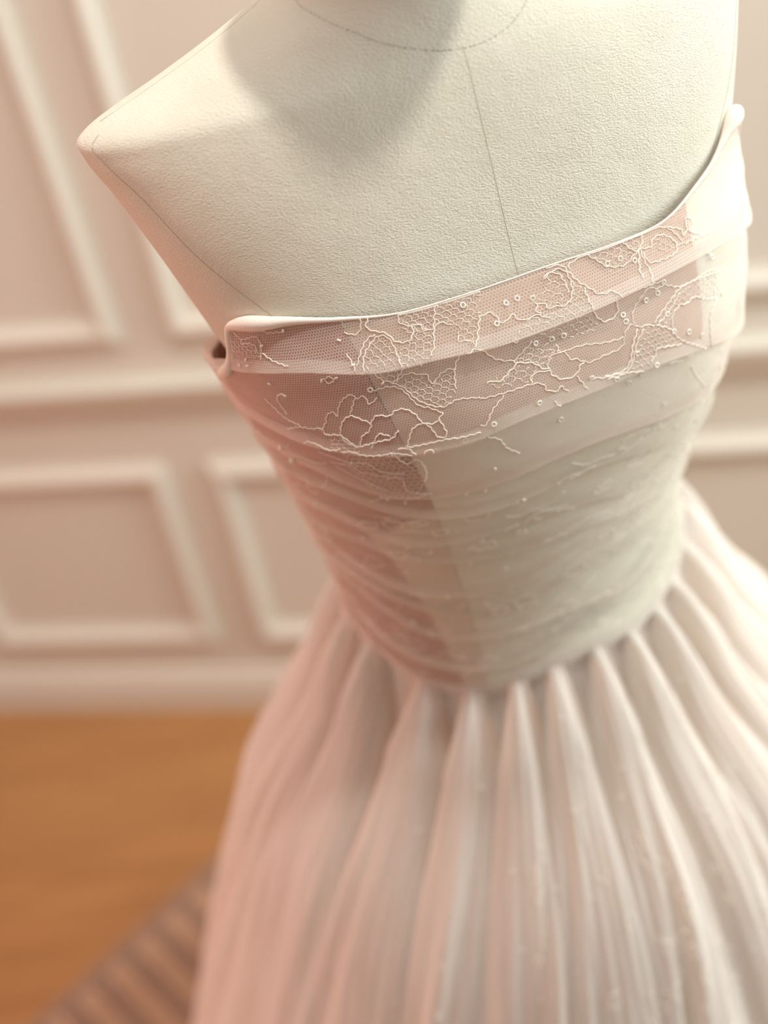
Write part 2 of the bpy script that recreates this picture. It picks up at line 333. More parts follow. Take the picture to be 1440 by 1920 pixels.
CORDS = '''-60.1,-9.29 -58.3,-9.61 -56,-9.93 -51.4,-9.75 -50.7,-10.14 -51.5,-10.69 -52.1,-11.02
-56,-9.93 -57,-10.19 -54.7,-10.14 -52.6,-10.25 -52.4,-10.69
-49.5,-9.16 -48.2,-9.56 -43.9,-9.64
-51.1,-10.64 -48.6,-11.03 -44.8,-11.35
-31.3,-11.21 -30.8,-11.76 -30.8,-12.07
-29.2,-12.15 -28.1,-11.49 -25.9,-11.01 -24,-10.78 -22.5,-10.94 -22,-11.48 -22,-11.99 -22.1,-12.39 -22.7,-12.76 -25,-13.25 -26,-13.36
-25.9,-9.68 -26.8,-10.24 -28.3,-10.46 -30.3,-10.24
-30.2,-11.89 -28.1,-11.18 -26.3,-10.79 -24.6,-10.68
-24.5,-9.78 -25.6,-10.22 -24.6,-10.49 -22.5,-10.74 -21.2,-11.24 -18.9,-11.32 -17.6,-10.93 -17.6,-10.73
-18.5,-9.84 -19.4,-10.37 -17.9,-10.7 -16.3,-10.74 -15.8,-11.08 -14.2,-11.12 -13,-10.95 -11.2,-11.22
-12.1,-9.84 -12.9,-10.36 -14.2,-11.12 -15.4,-11.91 -16.6,-12.21
-28.8,-12.38 -27.6,-12.99 -25.9,-13.31 -24,-13.77 -22.4,-14.56 -19,-15.18 -16.3,-15.06 -15.2,-15.05 -11.8,-15.28
-15.2,-14.48 -14,-13.5 -12.3,-12.91 -9.9,-12.54 -8.5,-12.6
-25.2,-13.35 -23.3,-13.1 -21.5,-13.07 -20.3,-13.26 -19,-13.32 -18.8,-13.88 -16.5,-13.48 -14.6,-13.38 -13.8,-13.51
-30.1,-13.52 -26.6,-13.49 -24.5,-13.84 -23,-14.75 -21,-15.08 -19.1,-15.53
-30.1,-13.97 -32.2,-14.22 -32.5,-13.74 -34.3,-13.79 -35,-13.53 -37.6,-13.79 -39.6,-14.34 -40.3,-14.69 -41.2,-14.43 -43,-14.65 -43.8,-15.02 -45.9,-15.54
-34.6,-13.77 -35.9,-14.2 -37.2,-14.64
-55.6,-15.59 -51.6,-15.34 -48.1,-15.42 -45.6,-15.41 -45,-15.8 -41.8,-15.89 -39.2,-16.67 -38.3,-16.68
-38.2,-16.62 -36.8,-16.04 -35.1,-15.83 -33.9,-15.37 -35.4,-15.06 -37.4,-14.76 -39.8,-15.07 -41.5,-15.82 -40.9,-16.37 -38.8,-16.68
-33.9,-15.37 -31.9,-14.95 -29.3,-15.08 -27.8,-14.86 -25.8,-14.86 -24.2,-15.26 -23.5,-15.8 -21.2,-15.98 -19.1,-15.53
-23.5,-15.8 -25.8,-16.03 -27.3,-16.58 -28.4,-17.06
-22.9,-15.91 -22.3,-16.27 -21.6,-16.85 -20,-16.84 -20,-16.2 -20.4,-15.79
-38.3,-16.68 -33.7,-16.48 -30.7,-16.4 -28.8,-15.98
-30.1,-17.11 -28.2,-17.21 -26.7,-17.87 -24.7,-17.5 -23.7,-17.64 -23.6,-18.22
-44.4,-17.2 -41.5,-16.92 -38,-17.26 -34.2,-17.36 -31.7,-17.32 -28,-17.64
-32,-17.3 -32.7,-18 -31.1,-18.67 -28.4,-18.5 -27.5,-19.16 -27.8,-19.77 -28.7,-20.19
-43.9,-18.26 -39.9,-18.42 -38.4,-18.91 -35.8,-19.28 -32.5,-19.39
-37.4,-19.72 -35.4,-19.61 -33.5,-19.83 -33.6,-20.64 -31.4,-21.06 -28.1,-21.23
-48.7,-18.64 -45.7,-19.23 -42.1,-20.01 -38.7,-20.69
-53.6,-14.6 -54.8,-13.74 -53.2,-13.33 -51.4,-13.37
-59.1,-13.74 -57.2,-14.19 -54.4,-14.88 -50.9,-15.26
-6.7,-11.23 -8.7,-12.28 -9.4,-12.4
-11,-11.74 -11.1,-12.02 -9.9,-12.05 -9,-12.34
-11.2,-10.13 -9.4,-9.84 -8.2,-10.07 -6.6,-9.96 -5.3,-10.03
-18.6,-10.04 -16.9,-9.78 -15,-9.86 -12.1,-9.84
-30.5,-17.09 -25.3,-17.11 -20.3,-17.08 -17.8,-17.16 -13.8,-17.16
-40.4,-12.57 -37.9,-12.42 -37.5,-12.65 -38.7,-12.78 -39.6,-12.59
-36,-16.88 -34.1,-16.26 -32.9,-16.04 -30.9,-16.26
-53.4,-16.79 -51.1,-16.29 -48.7,-16.38 -46,-16.78 -43.1,-16.77
-51.6,-17.48 -48.2,-17.85 -44.9,-18.26 -42.5,-18.57
-6.8,-11.27 -5,-11.28 -4.1,-11.86 -2.6,-11.66 -1.9,-12.02 -0.5,-12.04 -0,-12.1 0.7,-12.42
0,-11.55 0.7,-11.7 0.8,-11.92 2.1,-12.04 3.1,-12.09 4.2,-11.74 4.5,-11.18 4.1,-10.63 2.9,-10.45 1.3,-10.61
1.3,-10.7 2.3,-10.52 3.3,-10.71 3.8,-11.29 3.7,-11.67
2,-10.22 3.8,-10.33 4.7,-10.81 5.4,-11.3 6.6,-11.76 7.9,-12.22 9.9,-12.32 11,-12.72
6,-11.69 6,-12.18 6.2,-12.73
4.8,-10.72 5.1,-10.46 7.7,-10.29 8.4,-10.28
7.7,-10.29 9.3,-10.8 10.7,-11.27 13.5,-11.5 15.8,-11.25 17.3,-11.12
8.4,-10.28 11.5,-10.2 14.1,-10.35 18.2,-10.31
14.1,-10.35 15.9,-11.06 17.3,-11.12
18.3,-10.21 18.3,-10.73 17.3,-11.12 17.2,-11.72 17.4,-12.25 16.8,-12.7
16.9,-11.17 15.7,-11.95 15.6,-12.35
17.3,-11.12 19.4,-11.25 20.4,-10.95 22.7,-11 24.8,-11.57 23.8,-11.99 19.4,-11.96 17.8,-11.78 17.6,-11.35
18.2,-10.31 20.8,-10.44 24,-10.78 26,-11.45 26.2,-11.78 24.9,-11.74
24,-10.73 26.9,-11.13 27.2,-11.46 28.5,-11.29 29,-10.83 30.2,-10.89 30.4,-11.28 29,-11.44 32.2,-11.99
26.7,-11.83 33.7,-11.98
-0,-12.1 0,-11.66 0,-11.55
-8.7,-12.77 -7.9,-13.2 -6.8,-13.67 -4.6,-14 -3.2,-13.8 -1.2,-13.42
-4.6,-14 -4.1,-14.18 -2,-14.48 -1.2,-14.85 -0.4,-15.05
-9.7,-14.74 -9.2,-14.61 -7.7,-14.79 -5.7,-14.5 -4.2,-14.23
-0.4,-15.1 -0.2,-14.62 0.5,-14.4 1.7,-14.55 2,-14.95 2.8,-15.07 4.4,-15.5 5.7,-15.52 7,-15.49 9.4,-15.49 10.6,-15.31 11.2,-14.82 12.5,-14.55 13.9,-14.85 15.1,-14.9
-0.4,-15.15 0.1,-15.63 1.1,-15.9 2.5,-15.84 3.2,-15.49 3.8,-15.41
-3.2,-15.49 -2.8,-15.08 -1.5,-15.02 -0.3,-15.17
-11.9,-15.37 -9.1,-15.43 -6.3,-15.45 -3.4,-15.47 -1.7,-15.66 -1.3,-16.09 -0.1,-16.31 0.3,-16.17 0.9,-16.6
-7.8,-15.57 -10.6,-16.15 -12.3,-16.77 -13.5,-16.78
1,-13.98 1,-14.43 2.5,-14.46 4.5,-14.55 7.3,-14.84 10,-15 10.8,-14.99
6.9,-12.92 7.1,-13.38 8.2,-13.8 10,-13.77 10.9,-13.45 10.8,-13.01
5.8,-12.88 6.9,-12.97
10.9,-12.92 13.5,-12.93 17.1,-13.06 19.4,-13.01 20.2,-12.89
17.1,-13.06 20.6,-13.22 20.9,-13.42 19.1,-13.41 17.5,-13.16
20.9,-13.42 24,-13.92 28.1,-14.06 32.8,-14.1 37.7,-14.51
13.2,-14.65 13.1,-14.18 14.1,-13.77 16.1,-13.36 17.5,-13.16
16.7,-15.01 19.1,-14.65 21.2,-14.35 23.4,-14.06 26.8,-14.03 33.3,-14.34 38,-14.67
17.1,-15.23 20.4,-14.82 23.7,-14.23
22.9,-14.8 24.9,-14.95 27.4,-14.9 31,-15.48 34.7,-15.83
22.9,-14.8 21,-15.12 20.4,-15.76 21.7,-16.67 28.1,-18.15 30.5,-18.49
34.7,-15.83 31.4,-16.39 30,-17.49 30.5,-18.49
17.1,-15.17 19.1,-15.58 20.4,-15.99
13.5,-14.91 12,-15.63 11,-16.32 9.5,-16.7 6.3,-16.59
14.6,-15.06 12.8,-15.62 11.4,-16.38 9.8,-16.88 6.6,-16.76
15.1,-14.9 16.7,-15.12
16.2,-16.37 18.8,-16.63 21.7,-16.93
16.2,-16.37 15.8,-16.67 14.5,-16.97
2.4,-15.96 3.1,-16.56 3.4,-16.86
26.9,-18.52 25.1,-18.23 24.1,-18.48 21.4,-18.18 20.5,-18.3
4.1,-16.35 6.6,-16.66 9.4,-16.82 13.3,-17.29
-13,-17.98 -11,-18.36 -10,-19.11 -7.9,-19.68
-0.8,-16.82 0.4,-17.48 2,-17.53
26.8,-19.31 28.9,-20.35 33.2,-21.77'''
NETS = '''-28.6,-12.08 -27.8,-11.41 -25.7,-10.92 -23.7,-10.81 -22.2,-11.17 -22,-11.88 -22.3,-12.27
-18.7,-9.92 -12.4,-9.81 -5.3,-10.03 -6.7,-11.23 -9.3,-12.31 -11,-11.94 -11.2,-11.22 -13.6,-10.89 -15.8,-11.08 -18.9,-11.32 -19.1,-10.4
-18.9,-11.32 -16,-10.77 -14.6,-11.38 -16,-12.26 -22.1,-12.39 -21.8,-11.59
-25.2,-13.35 -20.3,-13.26 -18.8,-13.88 -14.7,-13.43 -15.2,-14.48 -16.6,-15.04 -19,-15.18 -22.2,-14.46
-28.8,-12.38 -22.1,-12.39 -24.2,-13.2 -25.9,-13.31 -27.6,-12.99
-43.9,-17.2 -32.4,-17.29 -32.7,-18 -28.4,-18.5 -28.3,-20.21 -32,-21.56 -40.9,-21.2 -44.7,-19.21 -45.9,-18.28
-44.3,-15.94 -41.5,-15.96 -39.2,-16.67 -39,-17.09 -43.9,-17.2 -45.2,-16.63
-60.4,-9.87 -56.6,-10.16 -51.8,-10.36 -52.4,-11.02 -57.9,-10.85 -63.1,-10.75
8.4,-10.28 14,-10.4 18,-10.38 17.1,-11.1 13.6,-11.45 10.4,-11.18
20.3,-11 22.7,-11 24.8,-11.57 23.5,-11.96 20.7,-11.6
1.3,-10.7 3.3,-10.71 3.9,-11.4 3.1,-12.09 0.8,-11.92 0.1,-11.57
4.5,-11.18 6,-11.69 6.2,-12.73 1.9,-12.73 -2.8,-12.51 -1.6,-12.06 -0,-12.1 2,-12.22 4.1,-11.83
-0.7,-12.96 6.4,-12.96 7.3,-13.52 5.7,-14.16 2.3,-13.87 -0.5,-13.43
-4.6,-14 -1.3,-13.52 0.9,-14.08 1,-14.43 -0.2,-14.73 -1.4,-14.86
-9.7,-14.74 -4.2,-14.23 -1.4,-14.86 -3,-15.35 -8.1,-15.17
23.4,-14.06 36.3,-14.58 36.4,-15.92 27.3,-15.01 22.8,-14.9 20.7,-15.2 19.2,-15.46 17.1,-15.07
15.1,-15.01 20,-15.75 21.7,-16.8 16.2,-16.49 14.5,-17.1 10.2,-16.94 11.9,-16.08'''
SEQUINS = '''10.8,-11.13 13.2,-11.16 15.5,-11.49 20.9,-13.3 19,-13.66 16.4,-13.73 11.5,-13.88 11.7,-14.27 2,-13.71 0.6,-13.66 -0.9,-13.57 -3.2,-13.07 -1.5,-12.96 -4.9,-11.79 -2.7,-11.09 -1.3,-11.07 0,-11.3 12.5,-16.15 20.4,-15.99 23.8,-16.5 27.1,-17.2 4.4,-16.38 8.1,-17 -2.9,-16.59 -0,-18.44 19.6,-20.77 36.8,-15.86 35.6,-13.57 34.8,-13.2 11.7,-18.03 15.7,-17.29 -11.1,-16.9 19.9,-14.92 42,-20.52 48,-22.3 25.6,-18.32 14.5,-17.88 -8.4,-10.52 -30.6,-13.44 -23.6,-18.08 -17.4,-17.82 -62.8,-18.69 -65.3,-17.85'''
BEADS = '''-50.4,-10.26 -43.5,-9.59 -31.8,-10.52 -30.8,-11.76 -30.4,-12.51 -27.6,-13.21 -19.2,-12.76 -40.2,-12.58 -36.6,-12.52 -55,-12.7 -51.7,-13.37 -43.6,-17.06 -27.5,-17.82 -43.9,-18.26 -39.7,-21.56 -60.4,-11.48 -57.3,-11.41 -57.2,-11.07'''

# ---------------------------------------------------------------- placing the form: yawed, and leaning a little to its right
YAW, LEAN = math.radians(12.0), math.radians(4.7)
ORIGIN = np.array([6.75, 62.6, EYE * 100 - 15.5])
ROOT = np.array([9.8, 63.25, 0.0])
_cy, _sy, _cl, _sl = math.cos(YAW), math.sin(YAW), math.cos(LEAN), math.sin(LEAN)
_off = np.array([_cy * (ORIGIN - ROOT)[0] + _sy * (ORIGIN - ROOT)[1], -_sy * (ORIGIN - ROOT)[0] + _cy * (ORIGIN - ROOT)[1], ORIGIN[2]])
def to_root(p):
    """mannequin frame (cm) -> frame of the floor point under it (m)"""
    p = np.asarray(p, float)
    return (np.stack([_cl * p[..., 0] - _sl * p[..., 2], p[..., 1], _sl * p[..., 0] + _cl * p[..., 2]], -1) + _off) / 100

# ---------------------------------------------------------------- the dress form
form = empty('dress_form', ROOT / 100, YAW, label='cream jersey covered dress form torso wearing the lace gown', category='dress form')
nu = 240
ug = np.linspace(-math.pi, math.pi, nu, endpoint=False)
_nk = curve(np.radians([-180, -130, -95, -76, -58.5, -42, -27.5, -13, -3, 4, 10, 16.5, 28, 45, 70, 95, 130, 180]), [7.6, 7.3, 6.5, 5.7, 4.6, 3.9, 3.1, 1.9, 1.2, 1.05, 1.3, 1.95, 3.3, 4.7, 5.7, 6.5, 7.3, 7.6])
def loft_part(name, zlo, zhi, rows, mat, cap_lo, cap_hi):
    t = rows[:, None]; z = zlo + (zhi - zlo) * t
    p = TORSO(np.broadcast_to(ug, z.shape), z)
    n = len(rows); f = grid_faces(n, nu, True).tolist()
    if cap_lo: f.append(tuple(range(nu))[::-1])
    if cap_hi: f.append(tuple(range((n - 1) * nu, n * nu)))
    return obj(name, to_root(p.reshape(-1, 3)), f, mat, form)
tt = np.r_[np.linspace(0, .64, 24, endpoint=False), np.linspace(.64, 1, 70)]
torso = loft_part('torso', np.full(nu, -60.0), _nk(ug), tt, M['torso'], True, False)
loft_part('neck', _nk(ug), np.full(nu, 16.0), np.linspace(0, 1, 36), M['torso'], False, True)
# seams: thin threads let into the surface
def surf_normal(fn, u, z):
    e = 1e-3
    a = fn(u + e, z) - fn(u - e, z); b = fn(u, z + e) - fn(u, z - e)
    n = np.cross(a, b); return n / (np.linalg.norm(n, axis=-1)[..., None] + 1e-12)
def on_torso_seam(name, u, z, rad, mat, dashes=0.0):
    p = TORSO(u, z); n = surf_normal(TORSO, u, z)
    acc = Acc()
    if not dashes: acc.add(*tube_vf(p, n, rad, 4))
    else:
        s = np.r_[0, np.cumsum(np.linalg.norm(np.diff(p, axis=0), axis=1))]; t = 0.0
        while t < s[-1] - .2:
            L = dashes * RNG.uniform(.6, 1.3); q = np.linspace(t, min(t + L, s[-1]), 4)
            pp = np.stack([np.interp(q, s, p[:, k]) for k in range(3)], -1); nn = np.stack([np.interp(q, s, n[:, k]) for k in range(3)], -1)
            acc.add(*tube_vf(pp, nn, rad * RNG.uniform(.7, 1.2), 4)); t += L * RNG.uniform(1.25, 1.9)
    acc.v = [to_root(x) for x in acc.v]
    return acc.obj(name, mat, form)
zz = np.linspace(1.3, -14, 60); on_torso_seam('centre_seam', 0 * zz, zz, .02, M['seam'])
# neck seam
uu = np.radians(np.linspace(-120, 120, 260)); zn = _nk(uu)
on_torso_seam('neck_seam', uu, zn, .02, M['stitch'], .16)
# armhole seams, front edge of the flat shoulder plates
za = np.linspace(1.2, -14, 60)
for sgn in (-1, 1):
    ua = curve([-14, -8.7, -5, -1.2, 1.2], np.radians([32, 45, 58, 68, 77]))(za) * sgn
    on_torso_seam('armhole_seam', ua, za, .018, M['stitch'])
# shoulder seams
xs_ = np.linspace(6.2, 1.5, 30)
for sgn in (-1, 1): on_torso_seam('shoulder_seam', np.full(30, math.radians(88) * sgn), xs_, .02, M['seam'])
top = to_root(np.array([0, -5.6, 16.0])); hip = to_root(np.array([0, 0, -60.0]))
v, f = lathe_vf([(.02, -.004), (.053, -.004), (.056, .0), (.056, .012), (.05, .018), (.016, .024), (.013, .034), (.022, .045), (.022, .06), (.01, .068)]); obj('neck_cap', v + top, f, M['wood'], form)
v, f = lathe_vf([(.0135, .03), (.0135, hip[2] + .05)]); obj('pole', v + [hip[0], hip[1], 0], f, M['iron'], form)
v, f = lathe_vf([(.19, .008), (.19, .014), (.17, .022), (.03, .034), (.022, .06)]); obj('base', v + [hip[0], hip[1], 0], f, M['iron'], form)

# ---------------------------------------------------------------- the gown
gown = empty('evening_gown', ROOT / 100, YAW, label='strapless blush lace gown with draped bodice and gathered tulle skirt', category='dress')
_ua = np.radians(np.linspace(-180, 180, 721)); _pa = BODICE(_ua, np.full(721, -16.0)); _sa = np.r_[0, np.cumsum(np.linalg.norm(np.diff(_pa, axis=0), axis=1))]
def arc(u): return np.interp(u, _ua, _sa)                   # cm along the bodice, for the net
def lcurve(deg, z): c = curve(np.radians(deg), z); return lambda u: c(u)
TOP = lcurve([-180, -140, -105, -86, -74, -66, -61, -56, -45, -30, -19, -9, 3, 13, 25, 35, 43, 50, 55, 59, 63, 68, 76, 90, 120, 180],
             [-15, -15, -14.5, -13.4, -12.6, -11.2, -9.4, -8.9, -8.9, -9.5, -10.0, -10.1, -10.2, -10.4, -10.4, -9.6, -8.9, -8.0, -7.4, -7.4, -8.6, -10.6, -12.4, -13.4, -15, -15])
EDGE = [TOP,
    lcurve([-180, -100, -66, -43, -26, -15, -4, 6, 19, 36, 55, 100, 180], [-17, -14.2, -12.1, -11.7, -12.4, -12.5, -12.8, -12.8, -12.7, -12.9, -13.6, -15, -17]),
    lcurve([-180, -100, -58, -44, -28, -16, -8, 3, 13, 26, 50, 100, 180], [-20, -16.5, -16.2, -17, -17.7, -17.7, -17.3, -17.2, -17.3, -18, -20, -19, -20]),
    lcurve([-180, -100, -54, -40, -24, -12, 4, 21, 50, 100, 180], [-22.5, -19, -19.4, -21.3, -21.7, -21.4, -21, -21.9, -23, -22, -22.5])]
_seamz = lcurve([-180, -110, -85, -66, -45, -29, -15, -5, 9, 20, 40, 65, 90, 120, 180], [-35.5, -35.8, -36.5, -37.8, -40.0, -40.5, -40.3, -39.9, -39.8, -40.1, -39.4, -37.6, -36, -35.5, -35.5])
_nl = 8
for k in range(1, _nl):
    ph = RNG.uniform(0, 6.28); am = RNG.uniform(.3, .8); fr = RNG.choice([2, 3, 4])
    EDGE.append(lambda u, k=k, ph=ph, am=am, fr=fr: EDGE[3](u) + (_seamz(u) - EDGE[3](u)) * k / _nl + am * np.sin(fr * u + ph) + .28 * np.sin(6 * u + 2 * ph))
EDGE.append(_seamz)
LIFT = [.0, .62, .62, .36, .42, .5, .38, .46, .4, .46, .38, .3]       # how far each fold's lower edge stands off
def smooth(x): x = np.clip(x, 0, 1); return x * x * (3 - 2 * x)
def wob(u, z, a=1.0):
    return a * (.06 * np.sin(9 * u + .9 * z) + .05 * np.sin(17 * u - 1.7 * z + 1) + .035 * np.sin(31 * u + 3.1 * z + 2))
def side_bump(u, z):
    s = np.clip((np.abs(u) - 1.0) / .5, 0, 1)
    return s * (.16 * np.sin(1.9 * z + 3 * u) + .12 * np.sin(4.3 * z + 5 * u))
def strip_off(k, t, u, z):
    side = 1 - .62 * smooth((np.abs(u) - .85) / .4)
    vary = 1 + .35 * np.sin(3.1 * u + 2.3 * k) + .25 * np.sin(7.3 * u + 1.1 * k)
    return .22 + side * (vary if k > 2 else 1) * LIFT[k] * np.clip(t, 0, 1)**1.7 + .45 * wob(u, z) * (1 - .5 * t) + side_bump(u, z)
def fold_off(u, z):
    """how far the outermost tulle stands off the bodice at (u, z)"""
    u = np.atleast_1d(u).astype(float); z = np.broadcast_to(np.asarray(z, float), u.shape)
    r = np.full(u.shape, .3)
    for k in range(1, len(EDGE)):
        a, b = EDGE[k - 1](u), EDGE[k](u); t = (a - z) / np.maximum(a - b, .2)
        m = (t >= (0 if k > 1 else -9)) & (t <= (1.0 if k < len(EDGE) - 1 else 9)); r = np.where(m, strip_off(k, t, u, z), r)
    return r
def fold_of(u, z):
    """the tulle fold that a piece of lace at (u, z) is sewn to"""
    for k in range(1, len(EDGE)):
        if z > float(EDGE[k](np.array(u))): return FOLDS[k]
    return FOLDS[-1]
# lining: nude cups above the second fold, ivory panels below, rose on the left with shade in its colour
def lining(name, u0, u1, ztop, zbot, mat, n=40, rows=26, off=.1):
    t = np.linspace(0, 1, rows)[:, None]; a = np.linspace(0, 1, n)[None, :]
    z0 = -24.0
    ul, ur = (lambda z: np.interp(z, [-44, -28, -14, -5], [u0[2], u0[1], u0[0], u0[0]])), (lambda z: np.interp(z, [-44, -28, -14, -5], [u1[2], u1[1], u1[0], u1[0]]))
    mid = lambda z: np.radians(ul(z) + (ur(z) - ul(z)) * a)
    zt, zb = np.full((1, n), -10.0), np.full((1, n), -36.0)
    for _ in range(6): zt, zb = ztop(mid(zt)), zbot(mid(zb))
    z = zt + (zb - zt) * t
    u = np.radians(ul(z) + (ur(z) - ul(z)) * a)
    p = BODICE(u, z, off)
    return obj(name, to_root(p.reshape(-1, 3)), grid_faces(rows, n).tolist(), mat, gown)
cupb = lambda u: EDGE[2](u) + .35
wz = lambda u: _seamz(u) - .6
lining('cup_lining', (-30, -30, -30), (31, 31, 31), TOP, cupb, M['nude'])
lining('cup_lining', (-75, -75, -75), (-30.3, -30.3, -30.3), TOP, cupb, M['rose_shade'])
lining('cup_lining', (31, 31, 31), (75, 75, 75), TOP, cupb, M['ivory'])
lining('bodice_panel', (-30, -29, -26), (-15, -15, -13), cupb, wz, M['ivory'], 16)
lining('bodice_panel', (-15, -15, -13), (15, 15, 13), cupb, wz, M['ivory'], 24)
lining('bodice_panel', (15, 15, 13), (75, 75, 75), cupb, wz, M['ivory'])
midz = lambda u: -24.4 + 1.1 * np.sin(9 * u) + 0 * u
lining('bodice_panel', (-75, -47, -30), (-30.2, -29.2, -26.2), cupb, lambda u: midz(u) + .02, M['rose_shade'], 30)
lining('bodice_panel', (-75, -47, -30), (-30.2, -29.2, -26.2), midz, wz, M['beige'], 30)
lining('bodice_panel', (-110, -110, -110), (-75, -47, -30), cupb, wz, M['rose_shade'])
lining('back_panel', (-180, -180, -180), (-75, -75, -75), TOP, wz, M['rose_shade'], 50, off=.04)
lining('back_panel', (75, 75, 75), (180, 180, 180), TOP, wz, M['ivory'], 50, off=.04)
# padded binding along the neckline
uu = np.radians(np.linspace(-179, 179, 420)); d = np.degrees(uu)
rad = .05 + .34 * np.exp(-((d + 52) / 9)**2) + .48 * np.exp(-((d - 56) / 6.5)**2) + .12 * np.exp(-((d + 40) / 14)**2) + .06 * np.exp(-((d - 40) / 12)**2) + .34 * np.exp(-((d + 73) / 7)**2)
p = BODICE(uu, TOP(uu) - rad * .6, .12 + .35 * rad); nb = surf_normal(BODICE, uu, TOP(uu))
v, f = tube_vf(p, nb, rad, 10); obj('neckline_binding', to_root(v), f, M['binding'], gown)
# draped tulle folds: each one tucks in under the fold above and turns back under at its lower edge
FOLDS = [gown]
nu2 = 420; ud = np.linspace(-math.pi, math.pi, nu2)
for k in range(1, len(EDGE)):
    ts = np.r_[np.linspace(0, .8, 9), .88, .94, .98, 1.0]
    a, b = EDGE[k - 1](ud), EDGE[k](ud)
    if k > 1: a = a + .35
    rows, uvs = [], []
    for t in ts:
        z = a + (b - a) * t; o = strip_off(k, t, ud, z)
        if t < .05: o = o - .1
        rows.append(BODICE(ud, z, o)); uvs.append(np.stack([arc(ud), -z * 1.0 + .37 * k], -1))
    last = strip_off(k, 1.0, ud, b)
    if k < len(EDGE) - 1:
        for dz, do in ((-.05, -.07), (.02, -.15), (.25, -.24), (.55, -.32)):
            z = b + dz; rows.append(BODICE(ud, z, np.maximum(last + do, .12))); uvs.append(np.stack([arc(ud), -z + .37 * k + .11 - 2 * dz], -1))
    FOLDS.append(obj('tulle_fold', to_root(np.array(rows).reshape(-1, 3)), grid_faces(len(rows), nu2).tolist(), M['bodice'] if k < 4 else M['bodice_low'], gown, uv=np.array(uvs).reshape(-1, 2)))

# ---------------------------------------------------------------- lace on the bodice: cords, open net, sequins, beads
def spline(P, step=.07):
    P = np.asarray(P, float); Q = np.vstack([2 * P[0] - P[1], P, 2 * P[-1] - P[-2]]); out = []
    for i in range(1, len(Q) - 2):
        n = max(2, int(np.hypot(*(Q[i + 1] - Q[i])) / step)); t = np.linspace(0, 1, n, endpoint=False)[:, None]
        out.append(.5 * (2 * Q[i] + (Q[i + 1] - Q[i - 1]) * t + (2 * Q[i - 1] - 5 * Q[i] + 4 * Q[i + 1] - Q[i + 2]) * t**2 + (3 * Q[i] - 3 * Q[i + 1] - Q[i - 1] + Q[i + 2]) * t**3))
    return np.vstack(out + [P[-1:]])
CM = 14.5                                                   # cm per radian, near enough for laying out lace
def lay(P, lift=.05):
    """flat lace coordinates (cm, cm) -> points and normals on the outermost tulle"""
    u, z = P[:, 0] / CM, P[:, 1]; z = np.minimum(z, TOP(u) - .05)
    return BODICE(u, z, fold_off(u, z) + lift), surf_normal(BODICE, u, z)
def cord(P, rad, mat, name='lace_cord', wig=.03):
    s = spline(P); n = len(s); t = np.gradient(s, axis=0); L = np.linalg.norm(t, axis=1)[:, None] + 1e-9; nn = np.stack([-t[:, 1], t[:, 0]], -1) / L
    ph = np.cumsum(L[:, 0]); s = s + nn * (wig * np.sin(ph * 16 + RNG.uniform(0, 6)))[:, None]
    p, nr = lay(s); v, f = tube_vf(p, nr, rad, 5)
    c = s.mean(0); return obj(name, to_root(v), f, mat, fold_of(c[0] / CM, c[1]))
def parse(txt): return [np.array([tuple(map(float, q.split(','))) for q in l.split()]) for l in txt.strip().split('\n')]
def flat(A): A = A.copy(); A[:, 0] = np.radians(A[:, 0]) * CM; return A
for A in parse(CORDS): cord(flat(A), .028 * RNG.uniform(.85, 1.2), M['cord'])
# smaller, denser lace in the gathers below the third fold and round the sides
def flower(cx, cz, r, sq=.7):
    n = RNG.choice([4, 5]); ph = RNG.uniform(0, 6.28); out = []
    a = np.linspace(0, 2 * math.pi, 6 * n + 1)
    rr = r * (.72 + .28 * np.abs(np.sin(n * (a + ph) / 2))) * (1 + .12 * np.sin(a * 2 + ph))
    return np.stack([cx + rr * np.cos(a), cz + sq * rr * np.sin(a)], -1)
for i in range(130):
    u = RNG.uniform(-78, 62); kk = RNG.uniform(0.02, .98)
    zt, zb = float(EDGE[3](np.array(math.radians(u)))) + (2.5 if u < -35 else 0), float(_seamz(np.array(math.radians(u))))
    cx, cz = math.radians(u) * CM, zt + (zb - zt) * kk
    if RNG.random() < .4: cord(flower(cx, cz, RNG.uniform(.5, 1.0), .45), .022, M['cord'])
    else:
        st = [(cx, cz)]; ang = RNG.uniform(-.5, .5)
        for q in range(RNG.randint(4, 9)):
            ang += RNG.uniform(-.9, .9); ang *= .8; st.append((st[-1][0] + .45 * math.cos(ang), st[-1][1] + .3 * math.sin(ang)))
        cord(np.array(st), .022, M['cord'])
def inside(pt, poly):
    x, y = pt; c = False; n = len(poly)
    for i in range(n):
        (x0, y0), (x1, y1) = poly[i], poly[(i + 1) % n]
        if (y0 > y) != (y1 > y) and x < (x1 - x0) * (y - y0) / (y1 - y0) + x0: c = not c
    return c
